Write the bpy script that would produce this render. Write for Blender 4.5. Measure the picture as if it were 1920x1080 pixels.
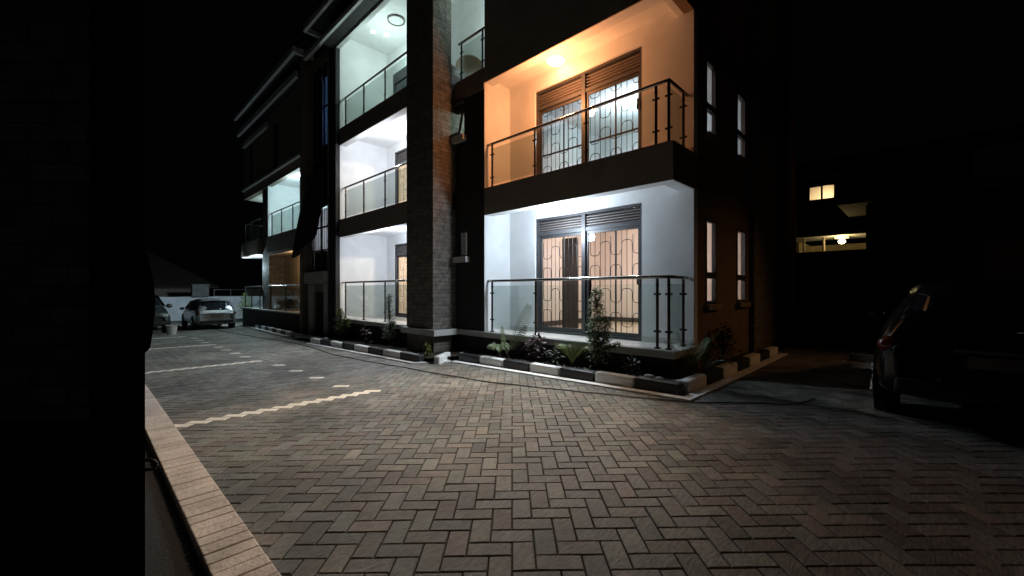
import bpy, bmesh, math, random
from mathutils import Vector, Matrix
R = math.radians
random.seed(7)
S = bpy.context.scene
for o in list(bpy.data.objects): bpy.data.objects.remove(o)
COL = S.collection

# ------------------------------------------------------------ camera, world, exposure
YAW = 44.42
cam = bpy.data.objects.new('camera', bpy.data.cameras.new('camera'))
COL.objects.link(cam); S.camera = cam
cam.location = (0, 0, 1.25); cam.rotation_euler = (R(90), 0, R(YAW))
cam.data.sensor_width = 36; cam.data.lens = 14.625; cam.data.shift_y = 0.0026
cam.data.clip_start = 0.05; cam.data.clip_end = 500
W = bpy.data.worlds.new('World'); S.world = W; W.use_nodes = True
bg = W.node_tree.nodes['Background']; bg.inputs[0].default_value = (0.5, 0.65, 1.0, 1); bg.inputs[1].default_value = 0.0008
S.view_settings.view_transform = 'Standard'; S.view_settings.look = 'None'
S.view_settings.exposure = 0; S.view_settings.gamma = 1
S.render.engine = 'CYCLES'; S.cycles.max_bounces = 8; S.cycles.transparent_max_bounces = 16
S.cycles.caustics_reflective = False; S.cycles.caustics_refractive = False
S.cycles.sample_clamp_indirect = 3

COOL = (0.70, 0.84, 1.0); WARM = (1.0, 0.38, 0.14); CREAM = (1.0, 0.80, 0.58); TEAL = (0.72, 0.95, 0.92)
def point(name, loc, watts, col, size=0.1):
    l = bpy.data.lights.new(name, 'POINT'); l.energy = watts; l.color = col; l.shadow_soft_size = size
    o = bpy.data.objects.new(name, l); COL.objects.link(o); o.location = loc; return o
def spot(name, loc, target, watts, col, ang, blend=0.6, size=0.08):
    l = bpy.data.lights.new(name, 'SPOT'); l.energy = watts; l.color = col; l.shadow_soft_size = size
    l.spot_size = R(ang); l.spot_blend = blend
    o = bpy.data.objects.new(name, l); COL.objects.link(o); o.location = loc
    o.rotation_euler = (Vector(target) - Vector(loc)).to_track_quat('-Z', 'Y').to_euler(); return o
# lamps of the place, and added lights marked at their lines
point('lamp_ground_balcony', (-4.75, 5.97, 2.34), 100, COOL)
spot('added_ground_balcony_spot', (-4.75, 6.0, 2.70), (-5.0, 3.9, 0), 310, (0.86, 0.95, 1.0), 118, 1.0)  # added outward spot that lights the paving, beyond the balcony lamp itself
point('lamp_first_balcony', (-4.75, 5.95, 4.88), 105, WARM)
spot('added_first_balcony_spot', (-4.93, 6.0, 5.42), (-3.95, 3.1, 0), 960, (1.0, 0.69, 0.38), 60, 1.0)  # added warm spot to brighten the middle of the paving
point('lamp_left_ground', (-10.61, 6.1, 2.4), 92, (0.74, 0.84, 1.0))
spot('added_left_ground_spot', (-10.3, 5.9, 2.8), (-9.0, 1.6, 0), 190, (0.86, 0.93, 1.0), 130, 0.9)  # added boost for the paving before the left ground balcony
point('lamp_left_first', (-11.0, 6.1, 5.3), 100, (0.80, 0.87, 1.0))
spot('added_left_first_spot', (-10.6, 5.8, 5.75), (-8.5, 1.6, 0), 300, (0.95, 0.96, 1.0), 115, 0.9)  # extra spot added to throw light from this balcony onto the yard
point('lamp_left_top', (-11.2, 6.25, 8.1), 60, TEAL)
point('lamp_pillar_top', (-7.0, 6.3, 7.9), 34, TEAL)
point('lamp_far_first', (-17.3, 5.9, 5.35), 120, (0.62, 0.92, 1.0))
spot('added_far_first_spot', (-17.3, 5.7, 5.5), (-16.5, 0.8, 0), 420, (0.78, 0.95, 1.0), 120, 0.9)  # added spot to lift the far paving, stronger than the lamp there
point('lamp_far_corner', (-22.2, 6.6, 4.9), 45, (0.70, 1.0, 0.95))
point('lamp_far_corner_ground', (-21.6, 5.25, 2.3), 130, (0.65, 0.88, 1.0))
spot('added_far_wall_spot', (-22.4, 5.2, 2.5), (-34, 2.5, -.3), 1500, (0.66, 0.86, 1.0), 110, 0.9)  # added spot to brighten the white perimeter wall and parked car
point('added_pillar_fill', (1.6, -2.2, 2.7), 4, (0.95, 0.97, 1.0), 0.15)  # weak unseen fill added behind the camera for the near pillar, no fixture
point('lamp_far_ground', (-17.0, 5.75, 2.3), 30, (1.0, 0.78, 0.5))
point('room_lamp_ground', (-4.5, 8.3, 2.4), 125, (1.0, 0.90, 0.86))
point('room_lamp_first', (-4.65, 8.5, 5.05), 75, (0.74, 0.88, 1.0))
point('room_lamp_left_ground', (-10.2, 8.8, 2.4), 330, (1.0, 0.86, 0.62))
point('room_lamp_left_first', (-10.2, 8.8, 5.3), 330, (1.0, 0.88, 0.62))
point('room_lamp_bath_first', (-6.95, 6.6, 5.2), 34, (0.75, 1.0, 0.92))
point('room_lamp_bath_ground', (-6.95, 6.6, 2.5), 7, (0.9, 0.95, 1.0))
point('room_lamp_stair', (-14.0, 6.3, 3.2), 22, (0.85, 0.88, 1.0))
point('room_lamp_stair_upper', (-13.8, 6.0, 7.3), 5, (0.25, 0.5, 1.0))
point('room_lamp_top', (-4.0, 7.6, 8.4), 25, (0.7, 0.88, 1.0))
point('neighbour_lamp', (-2.0, 18.7, 2.95), 22, (1.0, 0.72, 0.28), 0.06)
point('neighbour_room_lamp', (-2.8, 21.5, 5.2), 26, (1.0, 0.80, 0.42))
spot('street_lamp_light', (5.2, 10.9, 5.2), (-2.3, 7.9, -0.3), 190, (1.0, 0.50, 0.20), 40, 1.0)

# ------------------------------------------------------------ helpers
def gz(x): return 0.02 * max(-40.0, min(0.0, x))
def mat(name, col, rough=0.7, metal=0.0, bump=0.0, scale=30.0, var=0.0, spec=0.5, coord='Object'):
    m = bpy.data.materials.new(name); m.use_nodes = True
    nt = m.node_tree; b = nt.nodes['Principled BSDF']
    b.inputs['Base Color'].default_value = (*col, 1); b.inputs['Roughness'].default_value = rough
    b.inputs['Metallic'].default_value = metal; b.inputs['Specular IOR Level'].default_value = spec
    if bump or var:
        tc = nt.nodes.new('ShaderNodeTexCoord'); n = nt.nodes.new('ShaderNodeTexNoise')
        n.inputs['Scale'].default_value = scale; n.inputs['Detail'].default_value = 6
        nt.links.new(tc.outputs[coord], n.inputs['Vector'])
        if bump:
            bp = nt.nodes.new('ShaderNodeBump'); bp.inputs['Strength'].default_value = bump; bp.inputs['Distance'].default_value = 0.01
            nt.links.new(n.outputs['Fac'], bp.inputs['Height']); nt.links.new(bp.outputs[0], b.inputs['Normal'])
        if var:
            n2 = nt.nodes.new('ShaderNodeTexNoise'); n2.inputs['Scale'].default_value = scale * 0.07 + 0.6; n2.inputs['Detail'].default_value = 5
            nt.links.new(tc.outputs[coord], n2.inputs['Vector'])
            r = nt.nodes.new('ShaderNodeMapRange'); r.inputs['From Min'].default_value = 0.3; r.inputs['From Max'].default_value = 0.7
            r.inputs['To Min'].default_value = 1 - var; r.inputs['To Max'].default_value = 1 + var
            nt.links.new(n2.outputs['Fac'], r.inputs['Value'])
            mx = nt.nodes.new('ShaderNodeVectorMath'); mx.operation = 'SCALE'; mx.inputs[0].default_value = col
            nt.links.new(r.outputs[0], mx.inputs['Scale']); nt.links.new(mx.outputs[0], b.inputs['Base Color'])
    return m
def emit(name, col, s):
    m = bpy.data.materials.new(name); m.use_nodes = True
    b = m.node_tree.nodes['Principled BSDF']; b.inputs['Base Color'].default_value = (.8, .8, .8, 1)
    b.inputs['Emission Color'].default_value = (*col, 1); b.inputs['Emission Strength'].default_value = s
    return m
def glass(name, tint, refl=1.0, rough=0.0):
    m = bpy.data.materials.new(name); m.use_nodes = True; nt = m.node_tree; nt.nodes.clear()
    out = nt.nodes.new('ShaderNodeOutputMaterial'); mx = nt.nodes.new('ShaderNodeMixShader')
    t = nt.nodes.new('ShaderNodeBsdfTransparent'); t.inputs[0].default_value = (*tint, 1)
    g = nt.nodes.new('ShaderNodeBsdfGlossy'); g.inputs['Roughness'].default_value = rough
    f = nt.nodes.new('ShaderNodeFresnel'); f.inputs[0].default_value = 1.45
    mm = nt.nodes.new('ShaderNodeMath'); mm.operation = 'MULTIPLY'; mm.inputs[1].default_value = refl
    nt.links.new(f.outputs[0], mm.inputs[0]); nt.links.new(mm.outputs[0], mx.inputs[0])
    nt.links.new(t.outputs[0], mx.inputs[1]); nt.links.new(g.outputs[0], mx.inputs[2]); nt.links.new(mx.outputs[0], out.inputs[0])
    return m
def stone(name, c1, c2, c3, along='x'):
    m = bpy.data.materials.new(name); m.use_nodes = True; nt = m.node_tree; b = nt.nodes['Principled BSDF']
    g = nt.nodes.new('ShaderNodeNewGeometry'); sp = nt.nodes.new('ShaderNodeSeparateXYZ'); nt.links.new(g.outputs['Position'], sp.inputs[0])
    ad = nt.nodes.new('ShaderNodeMath'); ad.operation = 'ADD'; nt.links.new(sp.outputs[0], ad.inputs[0]); nt.links.new(sp.outputs[1], ad.inputs[1])
    cb = nt.nodes.new('ShaderNodeCombineXYZ'); nt.links.new(ad.outputs[0], cb.inputs[0]); nt.links.new(sp.outputs[2], cb.inputs[1])
    br = nt.nodes.new('ShaderNodeTexBrick'); nt.links.new(cb.outputs[0], br.inputs['Vector'])
    br.inputs['Scale'].default_value = 1.0; br.inputs['Brick Width'].default_value = 0.34; br.inputs['Row Height'].default_value = 0.085
    br.inputs['Mortar Size'].default_value = 0.004; br.inputs['Mortar Smooth'].default_value = 0.3; br.inputs['Bias'].default_value = 0.0
    br.offset = 0.37; br.squash = 0.7; br.squash_frequency = 3
    br.inputs['Color1'].default_value = (*c1, 1); br.inputs['Color2'].default_value = (*c2, 1); br.inputs['Mortar'].default_value = (*c3, 1)
    n = nt.nodes.new('ShaderNodeTexNoise'); n.inputs['Scale'].default_value = 9; n.inputs['Detail'].default_value = 8
    nt.links.new(g.outputs['Position'], n.inputs['Vector'])
    mx = nt.nodes.new('ShaderNodeMix'); mx.data_type = 'RGBA'; mx.blend_type = 'MULTIPLY'; mx.inputs[0].default_value = 0.85
    rp = nt.nodes.new('ShaderNodeValToRGB'); rp.color_ramp.elements[0].color = (.5, .48, .45, 1); rp.color_ramp.elements[1].color = (1.2, 1.16, 1.1, 1)
    rp.color_ramp.elements[0].position = 0.3; rp.color_ramp.elements[1].position = 0.7
    nt.links.new(n.outputs['Fac'], rp.inputs[0]); nt.links.new(br.outputs['Color'], mx.inputs[6]); nt.links.new(rp.outputs[0], mx.inputs[7])
    nt.links.new(mx.outputs[2], b.inputs['Base Color']); b.inputs['Roughness'].default_value = 0.8
    ma = nt.nodes.new('ShaderNodeMath'); ma.operation = 'MULTIPLY_ADD'; ma.inputs[1].default_value = 0.7
    nt.links.new(n.outputs['Fac'], ma.inputs[0]); 
    sc = nt.nodes.new('ShaderNodeSeparateColor'); nt.links.new(br.outputs['Color'], sc.inputs[0]); nt.links.new(sc.outputs[0], ma.inputs[2])
    bp = nt.nodes.new('ShaderNodeBump'); bp.inputs['Strength'].default_value = 1.0; bp.inputs['Distance'].default_value = 0.035
    nt.links.new(ma.outputs[0], bp.inputs['Height']); nt.links.new(bp.outputs[0], b.inputs['Normal'])
    return m
M = dict(
    dark=mat('dark_paint', (.25, .205, .165), .8, bump=.25, scale=60, var=.12),
    black=mat('black_paint', (.022, .021, .021), .75, bump=.2, scale=50),
    white=mat('white_paint', (.78, .78, .77), .7, bump=.22, scale=26, var=.06),
    beige=mat('beige_paint', (.50, .37, .24), .8, bump=.1, scale=40, var=.05),
    trim=mat('trim_render', (.55, .55, .53), .7, bump=.15, scale=50, var=.15),
    tile=mat('floor_tile', (.55, .52, .48), .35, var=.06, scale=20),
    floor_in=mat('room_floor', (.50, .40, .30), .3, var=.06),
    cream=mat('room_cream', (.72, .62, .55), .8), roomwhite=mat('room_white', (.72, .75, .76), .8),
    wood=mat('dark_wood', (.05, .04, .035), .5),
    frame=mat('aluminium_frame', (.060, .058, .060), .5, metal=.2),
    louvre=mat('louvre_metal', (.15, .13, .12), .45, metal=.2),
    grille=mat('iron_grille', (.02, .02, .02), .5),
    steel=mat('stainless_steel', (.42, .40, .38), .22, metal=1.0),
    steeldark=mat('dark_steel', (.07, .065, .06), .3, metal=.8),
    roof=mat('roof_fascia', (.62, .62, .60), .6, var=.1),
    soil=mat('soil', (.035, .028, .022), .95, bump=1, scale=25, var=.4),
    rock=mat('rock', (.30, .28, .26), .85, bump=.6, scale=18, var=.3),
    kwhite=mat('kerb_white_paint', (.85, .85, .83), .7, bump=.35, scale=35, var=.13),
    kblack=mat('kerb_black_paint', (.018, .018, .018), .55, bump=.35, scale=35, var=.3),
    concrete=mat('concrete', (.13, .13, .13), .85, bump=.3, scale=40, var=.25),
    perim=mat('perimeter_wall_paint', (.60, .62, .64), .85, bump=.3, scale=20, var=.12),
    brown=mat('boundary_wall_paint', (.06, .038, .025), .9, bump=.3, scale=20, var=.2),
    rubber=mat('rubber', (.02, .02, .02), .8), cable=mat('cable_rubber', (.012, .012, .012), .6),
    plastic=mat('white_plastic', (.7, .7, .68), .5), cloth=mat('black_cloth', (.012, .012, .013), .9),
    wicker=mat('tan_wicker', (.42, .32, .22), .7, bump=.6, scale=90),
    gate=mat('black_gate_paint', (.004, .004, .004), .7, spec=.2),
    glass=glass('railing_glass', (.94, .985, .97), .42), pane=glass('window_glass', (.98, .985, .985), .35),
    darkpane=mat('dark_glass', (.012, .014, .018), .06, spec=.8),
    bark=mat('bark', (.10, .075, .05), .9),
    leaf=mat('leaf', (.12, .17, .05), .5, var=.3, scale=60), leafy=mat('leaf_yellow_green', (.14, .18, .04), .5, var=.3, scale=60),
    leafd=mat('leaf_dark', (.045, .055, .03), .45, var=.4, scale=40), palm=mat('palm_leaf', (.20, .25, .13), .45, var=.25, scale=40),
    croton=mat('leaf_red', (.085, .045, .045), .45, var=.4, scale=40),
)
M['stone'] = stone('ledger_stone', (.25, .23, .20), (.16, .148, .13), (.07, .062, .055))

class MB:
    def __init__(s): s.v = []; s.f = []
    def quad(s, *p):
        n = len(s.v); s.v += [tuple(q) for q in p]; s.f.append(tuple(range(n, n + len(p)))); return s
    def box(s, x0, x1, y0, y1, z0, z1):
        n = len(s.v)
        s.v += [(x, y, z) for z in (z0, z1) for y in (y0, y1) for x in (x0, x1)]
        for f in ((0, 2, 3, 1), (4, 5, 7, 6), (0, 1, 5, 4), (2, 6, 7, 3), (0, 4, 6, 2), (1, 3, 7, 5)):
            s.f.append(tuple(n + i for i in f))
        return s
    def tube(s, pts, r, k=8, cap=True):
        pts = [Vector(p) for p in pts]; rs = r if isinstance(r, (list, tuple)) else [r] * len(pts)
        n0 = len(s.v); up = None
        for i, p in enumerate(pts):
            d = (pts[min(i + 1, len(pts) - 1)] - pts[max(i - 1, 0)]).normalized()
            if up is None: up = Vector((0, 0, 1)) if abs(d.z) < .9 else Vector((0, 1, 0))
            a = d.cross(up).normalized(); b = a.cross(d).normalized(); up = b
            for j in range(k):
                t = 2 * math.pi * j / k
                s.v.append(tuple(p + (a * math.cos(t) + b * math.sin(t)) * rs[i]))
        for i in range(len(pts) - 1):
            for j in range(k):
                a0 = n0 + i * k + j; a1 = n0 + i * k + (j + 1) % k
                s.f.append((a0, a1, a1 + k, a0 + k))
        if cap:
            s.f.append(tuple(n0 + j for j in reversed(range(k)))); s.f.append(tuple(n0 + (len(pts) - 1) * k + j for j in range(k)))
        return s
    def cyl(s, x, y, z0, z1, r, k=12): return s.tube([(x, y, z0), (x, y, z1)], r, k)
    def ico(s, c, r, sub=1, sq=(1, 1, 1), jit=0):
        bm = bmesh.new(); bmesh.ops.create_icosphere(bm, subdivisions=sub, radius=1)
        n = len(s.v)
        for v in bm.verts:
            q = 1 + random.uniform(-jit, jit)
            s.v.append((c[0] + v.co.x * r * sq[0] * q, c[1] + v.co.y * r * sq[1] * q, c[2] + v.co.z * r * sq[2] * q))
        for f in bm.faces: s.f.append(tuple(n + v.index for v in f.verts))
        bm.free(); return s
    def wall(s, axis, t0, t1, a0, a1, z0, z1, holes=()):
        """slab wall: axis 'x' runs along x with thickness y t0..t1; axis 'y' runs along y; holes (a0,a1,z0,z1)"""
        xs = sorted({a0, a1, *[h[0] for h in holes], *[h[1] for h in holes]}); zs = sorted({z0, z1, *[h[2] for h in holes], *[h[3] for h in holes]})
        for i in range(len(xs) - 1):
            run = None
            for j in range(len(zs) - 1):
                cx = (xs[i] + xs[i + 1]) / 2; cz = (zs[j] + zs[j + 1]) / 2
                solid = not any(h[0] < cx < h[1] and h[2] < cz < h[3] for h in holes)
                if solid: run = (run[0], zs[j + 1]) if run else (zs[j], zs[j + 1])
                if run and (not solid or j == len(zs) - 2):
                    if axis == 'x': s.box(xs[i], xs[i + 1], t0, t1, run[0], run[1])
                    else: s.box(t0, t1, xs[i], xs[i + 1], run[0], run[1])
                    run = None
        return s
    def build(s, name, m, parent=None, smooth=False, bevel=0, **tags):
        me = bpy.data.meshes.new(name); me.from_pydata(s.v, [], s.f); me.validate(); me.update()
        o = bpy.data.objects.new(name, me); COL.objects.link(o)
        me.materials.append(M[m] if isinstance(m, str) else m)
        if smooth:
            for p in me.polygons: p.use_smooth = True
        if bevel:
            b = o.modifiers.new('bevel', 'BEVEL'); b.width = bevel; b.segments = 2; b.limit_method = 'ANGLE'
        if parent is not None:
            o.parent = parent; o.matrix_parent_inverse = Matrix.Translation(-parent.location) if parent.rotation_euler.z == 0 and parent.type == 'EMPTY' and parent.get('world_children') else Matrix()
        for k, v in tags.items(): o[k] = v
        return o
def tag(o, label, cat, group=None):
    o['label'] = label; o['category'] = cat
    if group: o['group'] = group
    return o
def empty(name, loc, label, cat, group=None, rz=0, scale=1.0):
    o = bpy.data.objects.new(name, None); COL.objects.link(o); o.location = loc; o.rotation_euler = (0, 0, rz); o.scale = (scale,) * 3
    return tag(o, label, cat, group)
def struct(o): o['kind'] = 'structure'; return o

# ------------------------------------------------------------ ground and paving
g = MB(); xs = [-150, -40] + [-40 + i * 4 for i in range(1, 11)] + [150]; ys = [-60, -5, 25, 200]
for i in range(len(xs) - 1):
    for j in range(3):
        g.quad(*[(x, y, gz(x) - 0.016) for x, y in ((xs[i], ys[j]), (xs[i + 1], ys[j]), (xs[i + 1], ys[j + 1]), (xs[i], ys[j + 1]))])
struct(g.build('ground', mat('paver_joint', (.022, .02, .018), .95, bump=.5, scale=60)))

ca, sa = math.cos(R(YAW)), math.sin(R(YAW)); BW = 0.1115
def paver_in(x, y):
    if x > 4.5 or x < -34 or y > 12.2: return False
    if y < 0.52 and x > -9.5: return False
    if y < -6: return False
    if x < -26 and y < -1: return False
    if x > -6.75 and x < -2.12 and y > 4.98: return False
    if x <= -6.75 and x > -23.5 and y > 4.36 + max(0, (-12 - x)) * .075: return False
    if x < -23.5 and y > 7: return False
    if x > -2.12 and y > 11.5: return False
    c, s = -sa * x + ca * y, abs(ca * x + sa * y)      # depth from camera and lateral
    if c < 0.9 or s > c * 1.35 + 1.2: return False
    return True
white = set(); verts = []; faces = []; cols = []; wv = []; wf = []; dv = []; df = []
def brick(i, j, horiz, V, F, lift=0.0, tone=None):
    g2 = 0.0035; e = 0.0045
    x0, y0 = i * BW + g2, j * BW + g2
    x1 = (i + (2 if horiz else 1)) * BW - g2; y1 = (j + (1 if horiz else 2)) * BW - g2
    dz = random.uniform(-.0012, .0012); tx = random.uniform(-.0012, .0012); ty = random.uniform(-.0012, .0012)
    n = len(V)
    for (a0, b0, a1, b1, z) in ((x0, y0, x1, y1, -.012), (x0, y0, x1, y1, -.0035), (x0 + e, y0 + e, x1 - e, y1 - e, 0)):
        for (a, b, sx, sy) in ((a0, b0, -1, -1), (a1, b0, 1, -1), (a1, b1, 1, 1), (a0, b1, -1, 1)):
            wx = ca * a - sa * b; wy = sa * a + ca * b
            V.append((wx, wy, gz(wx) + z + dz + lift + (tx * sx + ty * sy if z > -.01 else 0)))
    for L in (0, 4):
        for q in range(4): F.append((n + L + q, n + L + (q + 1) % 4, n + L + 4 + (q + 1) % 4, n + L + 4 + q))
    F.append((n + 8, n + 9, n + 10, n + 11))
    return 9
# which bricks are painted white: the zigzag bay lines (running along +Y) and the dotted row (along X)
lines = [(-5.30, .60, 2.75), (-9.86, .2, 2.5), (-14.5, .2, 2.6), (-18.6, .2, 2.45)]
def cell(x, y): return (ca * x + sa * y) / BW, (-sa * x + ca * y) / BW
LK = []
for X, y0, y1 in lines:
    a, b = cell(X, (y0 + y1) / 2); LK.append(round((a - b - .5) / 4) * 4)
def classify(i, j):
    a = (i + 1) * BW; b = (j + .5) * BW
    wy = sa * a + ca * b
    for n, (X, y0, y1) in enumerate(lines):
        if i - j == LK[n] and y0 < wy < y1: return n
    return None
dots = set()
for k in range(13):
    a, b = cell(-6.08 - .93 * k, 2.50); best = None
    for i in range(int(a) - 4, int(a) + 4):
        for j in range(int(b) - 4, int(b) + 4):
            if (i - j) % 4 == 0:
                d = (i + 1 - a) ** 2 + (j + .5 - b) ** 2
                if best is None or d < best[0]: best = (d, i, j)
    dots.add(best[1:])
done_lines = {}
rng = range(-260, 120)
for i in range(-270, 150):
    for j in range(-20, 320):
        k = (i - j) % 4
        if k not in (0, 3): continue
        hz = (k == 0)
        a = (i + (1 if hz else .5)) * BW; b = (j + (.5 if hz else 1)) * BW
        wx = ca * a - sa * b; wy = sa * a + ca * b
        if not paver_in(wx, wy): continue
        if hz:
            n = classify(i, j)
            if n is not None: white.add((i, j)); done_lines.setdefault(n, []).append((i, j)); continue
            # dotted row: bricks nearest to y = 2.5 whose index is a multiple of three double steps
            if (i, j) in dots: done_lines.setdefault('dots', []).append((i, j)); continue
        nf = brick(i, j, hz, verts, faces)
        r = random.random(); base = .20 + random.uniform(-.05, .05) + (random.uniform(-.06, .05) if r < .12 else 0)
        tint = random.choice(((.94, .92, .80), (.96, .91, .76), (.90, .95, .82), (.98, .88, .77), (.92, .92, .86), (.92, .90, .80)))
        cols += [(base * tint[0], base * tint[1], base * tint[2])] * nf
me = bpy.data.meshes.new('paving'); me.from_pydata(verts, [], faces)
att = me.color_attributes.new('tone', 'FLOAT_COLOR', 'CORNER')
flat = []
for p, c in zip(me.polygons, cols): flat += [c[0], c[1], c[2], 1.0] * p.loop_total
att.data.foreach_set('color', flat)
m = bpy.data.materials.new('concrete_paver'); m.use_nodes = True; nt = m.node_tree; b = nt.nodes['Principled BSDF']
b.inputs['Roughness'].default_value = .66; b.inputs['Specular IOR Level'].default_value = .22
at = nt.nodes.new('ShaderNodeAttribute'); at.attribute_name = 'tone'
gg = nt.nodes.new('ShaderNodeNewGeometry')
n1 = nt.nodes.new('ShaderNodeTexNoise'); n1.inputs['Scale'].default_value = 55; n1.inputs['Detail'].default_value = 8
n2 = nt.nodes.new('ShaderNodeTexNoise'); n2.inputs['Scale'].default_value = .9; n2.inputs['Detail'].default_value = 4
mp = nt.nodes.new('ShaderNodeMapping'); mp.inputs['Rotation'].default_value = (0, 0, R(70)); mp.inputs['Scale'].default_value = (1, .22, 1)
wv_ = nt.nodes.new('ShaderNodeTexNoise'); wv_.inputs['Scale'].default_value = 75; wv_.inputs['Detail'].default_value = 3; wv_.inputs['Distortion'].default_value = .8
for n in (n1, n2, mp): nt.links.new(gg.outputs['Position'], n.inputs['Vector'])
nt.links.new(mp.outputs[0], wv_.inputs['Vector'])
r1 = nt.nodes.new('ShaderNodeMapRange'); r1.inputs['From Min'].default_value = .3; r1.inputs['From Max'].default_value = .7; r1.inputs['To Min'].default_value = .60; r1.inputs['To Max'].default_value = 1.32
nt.links.new(n2.outputs['Fac'], r1.inputs['Value'])
r2 = nt.nodes.new('ShaderNodeMapRange'); r2.inputs['From Min'].default_value = .35; r2.inputs['From Max'].default_value = .65; r2.inputs['To Min'].default_value = .72; r2.inputs['To Max'].default_value = 1.2
nt.links.new(wv_.outputs['Fac'], r2.inputs['Value'])
mu = nt.nodes.new('ShaderNodeMath'); mu.operation = 'MULTIPLY'; nt.links.new(r1.outputs[0], mu.inputs[0]); nt.links.new(r2.outputs[0], mu.inputs[1])
vm = nt.nodes.new('ShaderNodeVectorMath'); vm.operation = 'SCALE'; nt.links.new(at.outputs['Color'], vm.inputs[0]); nt.links.new(mu.outputs[0], vm.inputs['Scale'])
nt.links.new(vm.outputs[0], b.inputs['Base Color'])
ad = nt.nodes.new('ShaderNodeMath'); ad.operation = 'MULTIPLY_ADD'; ad.inputs[1].default_value = .4; nt.links.new(n1.outputs['Fac'], ad.inputs[0]); nt.links.new(wv_.outputs['Fac'], ad.inputs[2])
bp = nt.nodes.new('ShaderNodeBump'); bp.inputs['Strength'].default_value = .7; bp.inputs['Distance'].default_value = .006
nt.links.new(ad.outputs[0], bp.inputs['Height']); nt.links.new(bp.outputs[0], b.inputs['Normal'])
me.materials.append(m); pav = bpy.data.objects.new('paving', me); COL.objects.link(pav); struct(pav)
wp = mat('line_paint', (.92, .88, .76), .7, bump=.4, scale=50, var=.12)
for n, lst in done_lines.items():
    q = MB()
    for (i, j) in lst: brick(i, j, True, q.v, q.f, .001)
    struct(q.build('parking_line' if n != 'dots' else 'dotted_line', wp))

# ------------------------------------------------------------ kerbs
def ordinal(n): return ['nearest', 'second', 'third', 'fourth', 'fifth', 'sixth', 'seventh', 'eighth', 'ninth', 'tenth', 'eleventh', 'twelfth', 'thirteenth', 'fourteenth', 'fifteenth', 'sixteenth', 'seventeenth', 'eighteenth', 'nineteenth', 'twentieth'][n]
def kerb_run(p0, p1, n, first_white, where, skipw=0):
    p0 = Vector(p0); p1 = Vector(p1); d = (p1 - p0) / n; L = d.length; a = math.atan2(d.y, d.x); cnt = {True: 0, False: 0}
    for i in range(n):
        c = p0 + d * (i + .5); wht = (i % 2 == 0) == first_white
        q = MB(); hx = L / 2 - .006 - random.uniform(0, .006); q.box(-hx, hx, -.075, .075, -.05, .155)
        o = q.build('kerb_stone', 'kwhite' if wht else 'kblack', bevel=.028, smooth=False)
        o.location = (c.x, c.y, gz(c.x) + random.uniform(-.006, .006)); o.rotation_euler = (random.uniform(-.02, .02), 0.0, a + random.uniform(-.012, .012))
        colr = 'white' if wht else 'black'
        tag(o, f'{colr} painted kerb stone, {ordinal(cnt[wht])} {colr} one {where}', 'kerb stone', 'black and white kerb stones')
        cnt[wht] += 1
kerb_run((-2.08, 5.13), (-6.44, 5.13), 7, False, 'left of the front corner of the bed')
kerb_run((-2.14, 5.26), (-2.14, 9.9), 7, True, 'behind the front corner along the side wall')
o = MB().box(-.30, .30, -.06, .06, -.05, .155).build('kerb_stone', 'kwhite', bevel=.028); o.location = (-6.62, 4.83, gz(-6.6)); o.rotation_euler = (0, 0, R(122))
tag(o, 'white kerb stone set slantwise where the kerb steps out by the stone pillar', 'kerb stone', 'black and white kerb stones')
kerb_run((-6.86, 4.51), (-12.4, 4.51), 8, False, 'left of the slanted white kerb stone')
kerb_run((-15.2, 4.86), (-24.0, 5.55), 13, True, 'left of the stair tower along the far planter')
k = MB()
def strip(p, q, w=.13, h=.018):
    p = Vector(p); q = Vector(q); n = Vector((-(q - p).y, (q - p).x)).normalized() * w
    A = [(p.x, p.y), (q.x, q.y), (q.x + n.x, q.y + n.y), (p.x + n.x, p.y + n.y)]
    k.quad(*[(x, y, gz(x) + h) for x, y in A]); k.quad(*[(x, y, gz(x) + z) for (x, y), z in ((A[0], -.02), (A[1], -.02), (A[1], h), (A[0], h))])
strip((-6.46, 4.90), (-1.90, 4.90)); strip((-1.90, 4.97), (-1.90, 9.9)); strip((-6.86, 4.30), (-6.44, 4.90)); strip((-12.4, 4.30), (-6.86, 4.30)); strip((-24.0, 5.36), (-15.2, 4.67))
struct(k.build('kerb_edging', 'kwhite'))
s = MB()
for (x0, x1, y0, y1) in ((-6.6, -2.1, 5.19, 5.9), (-14.6, -6.6, 4.58, 5.9), (-2.6, -2.1, 5.9, 10.5)):
    nx = int((x1 - x0) / .15) + 1; ny = int((y1 - y0) / .12) + 1; Z = {}
    for i in range(nx + 1):
        for j in range(ny + 1): Z[i, j] = (x0 + (x1 - x0) * i / nx, y0 + (y1 - y0) * j / ny, gz(x0 + (x1 - x0) * i / nx) + .07 + random.uniform(-.02, .03))
    for i in range(nx):
        for j in range(ny): s.quad(Z[i, j], Z[i + 1, j], Z[i + 1, j + 1], Z[i, j + 1])
s.quad(*[(x, y, gz(x) + .06) for x, y in ((-24, 5.5), (-14.6, 4.85), (-14.6, 5.6), (-24, 6.1))])
struct(s.build('soil_bed', 'soil'))
# painted brick strip at lower left with concrete drain beside it
q = MB(); x = -9.4
while x < -1.2:
    w = .098; z = gz(x) + random.uniform(-.002, .002)
    q.box(x + .004, x + w - .004, .385, .60, z - .05, z + .035); x += w
struct(q.build('brick_edging', mat('edging_paint', (.68, .60, .53), .75, bump=.6, scale=45, var=.25), bevel=.006))
q = MB()
for i in range(12):
    xa = -9.4 + i * .69; q.box(xa, xa + .689, .378, .612, -.45, gz(xa) - .004)
struct(q.build('edging_mortar', 'concrete'))
struct(MB().quad((-12, -3, -.33), (0, -3, -.085), (0, .378, -.085), (-12, .378, -.33)).build('drain_floor', 'concrete'))

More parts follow.
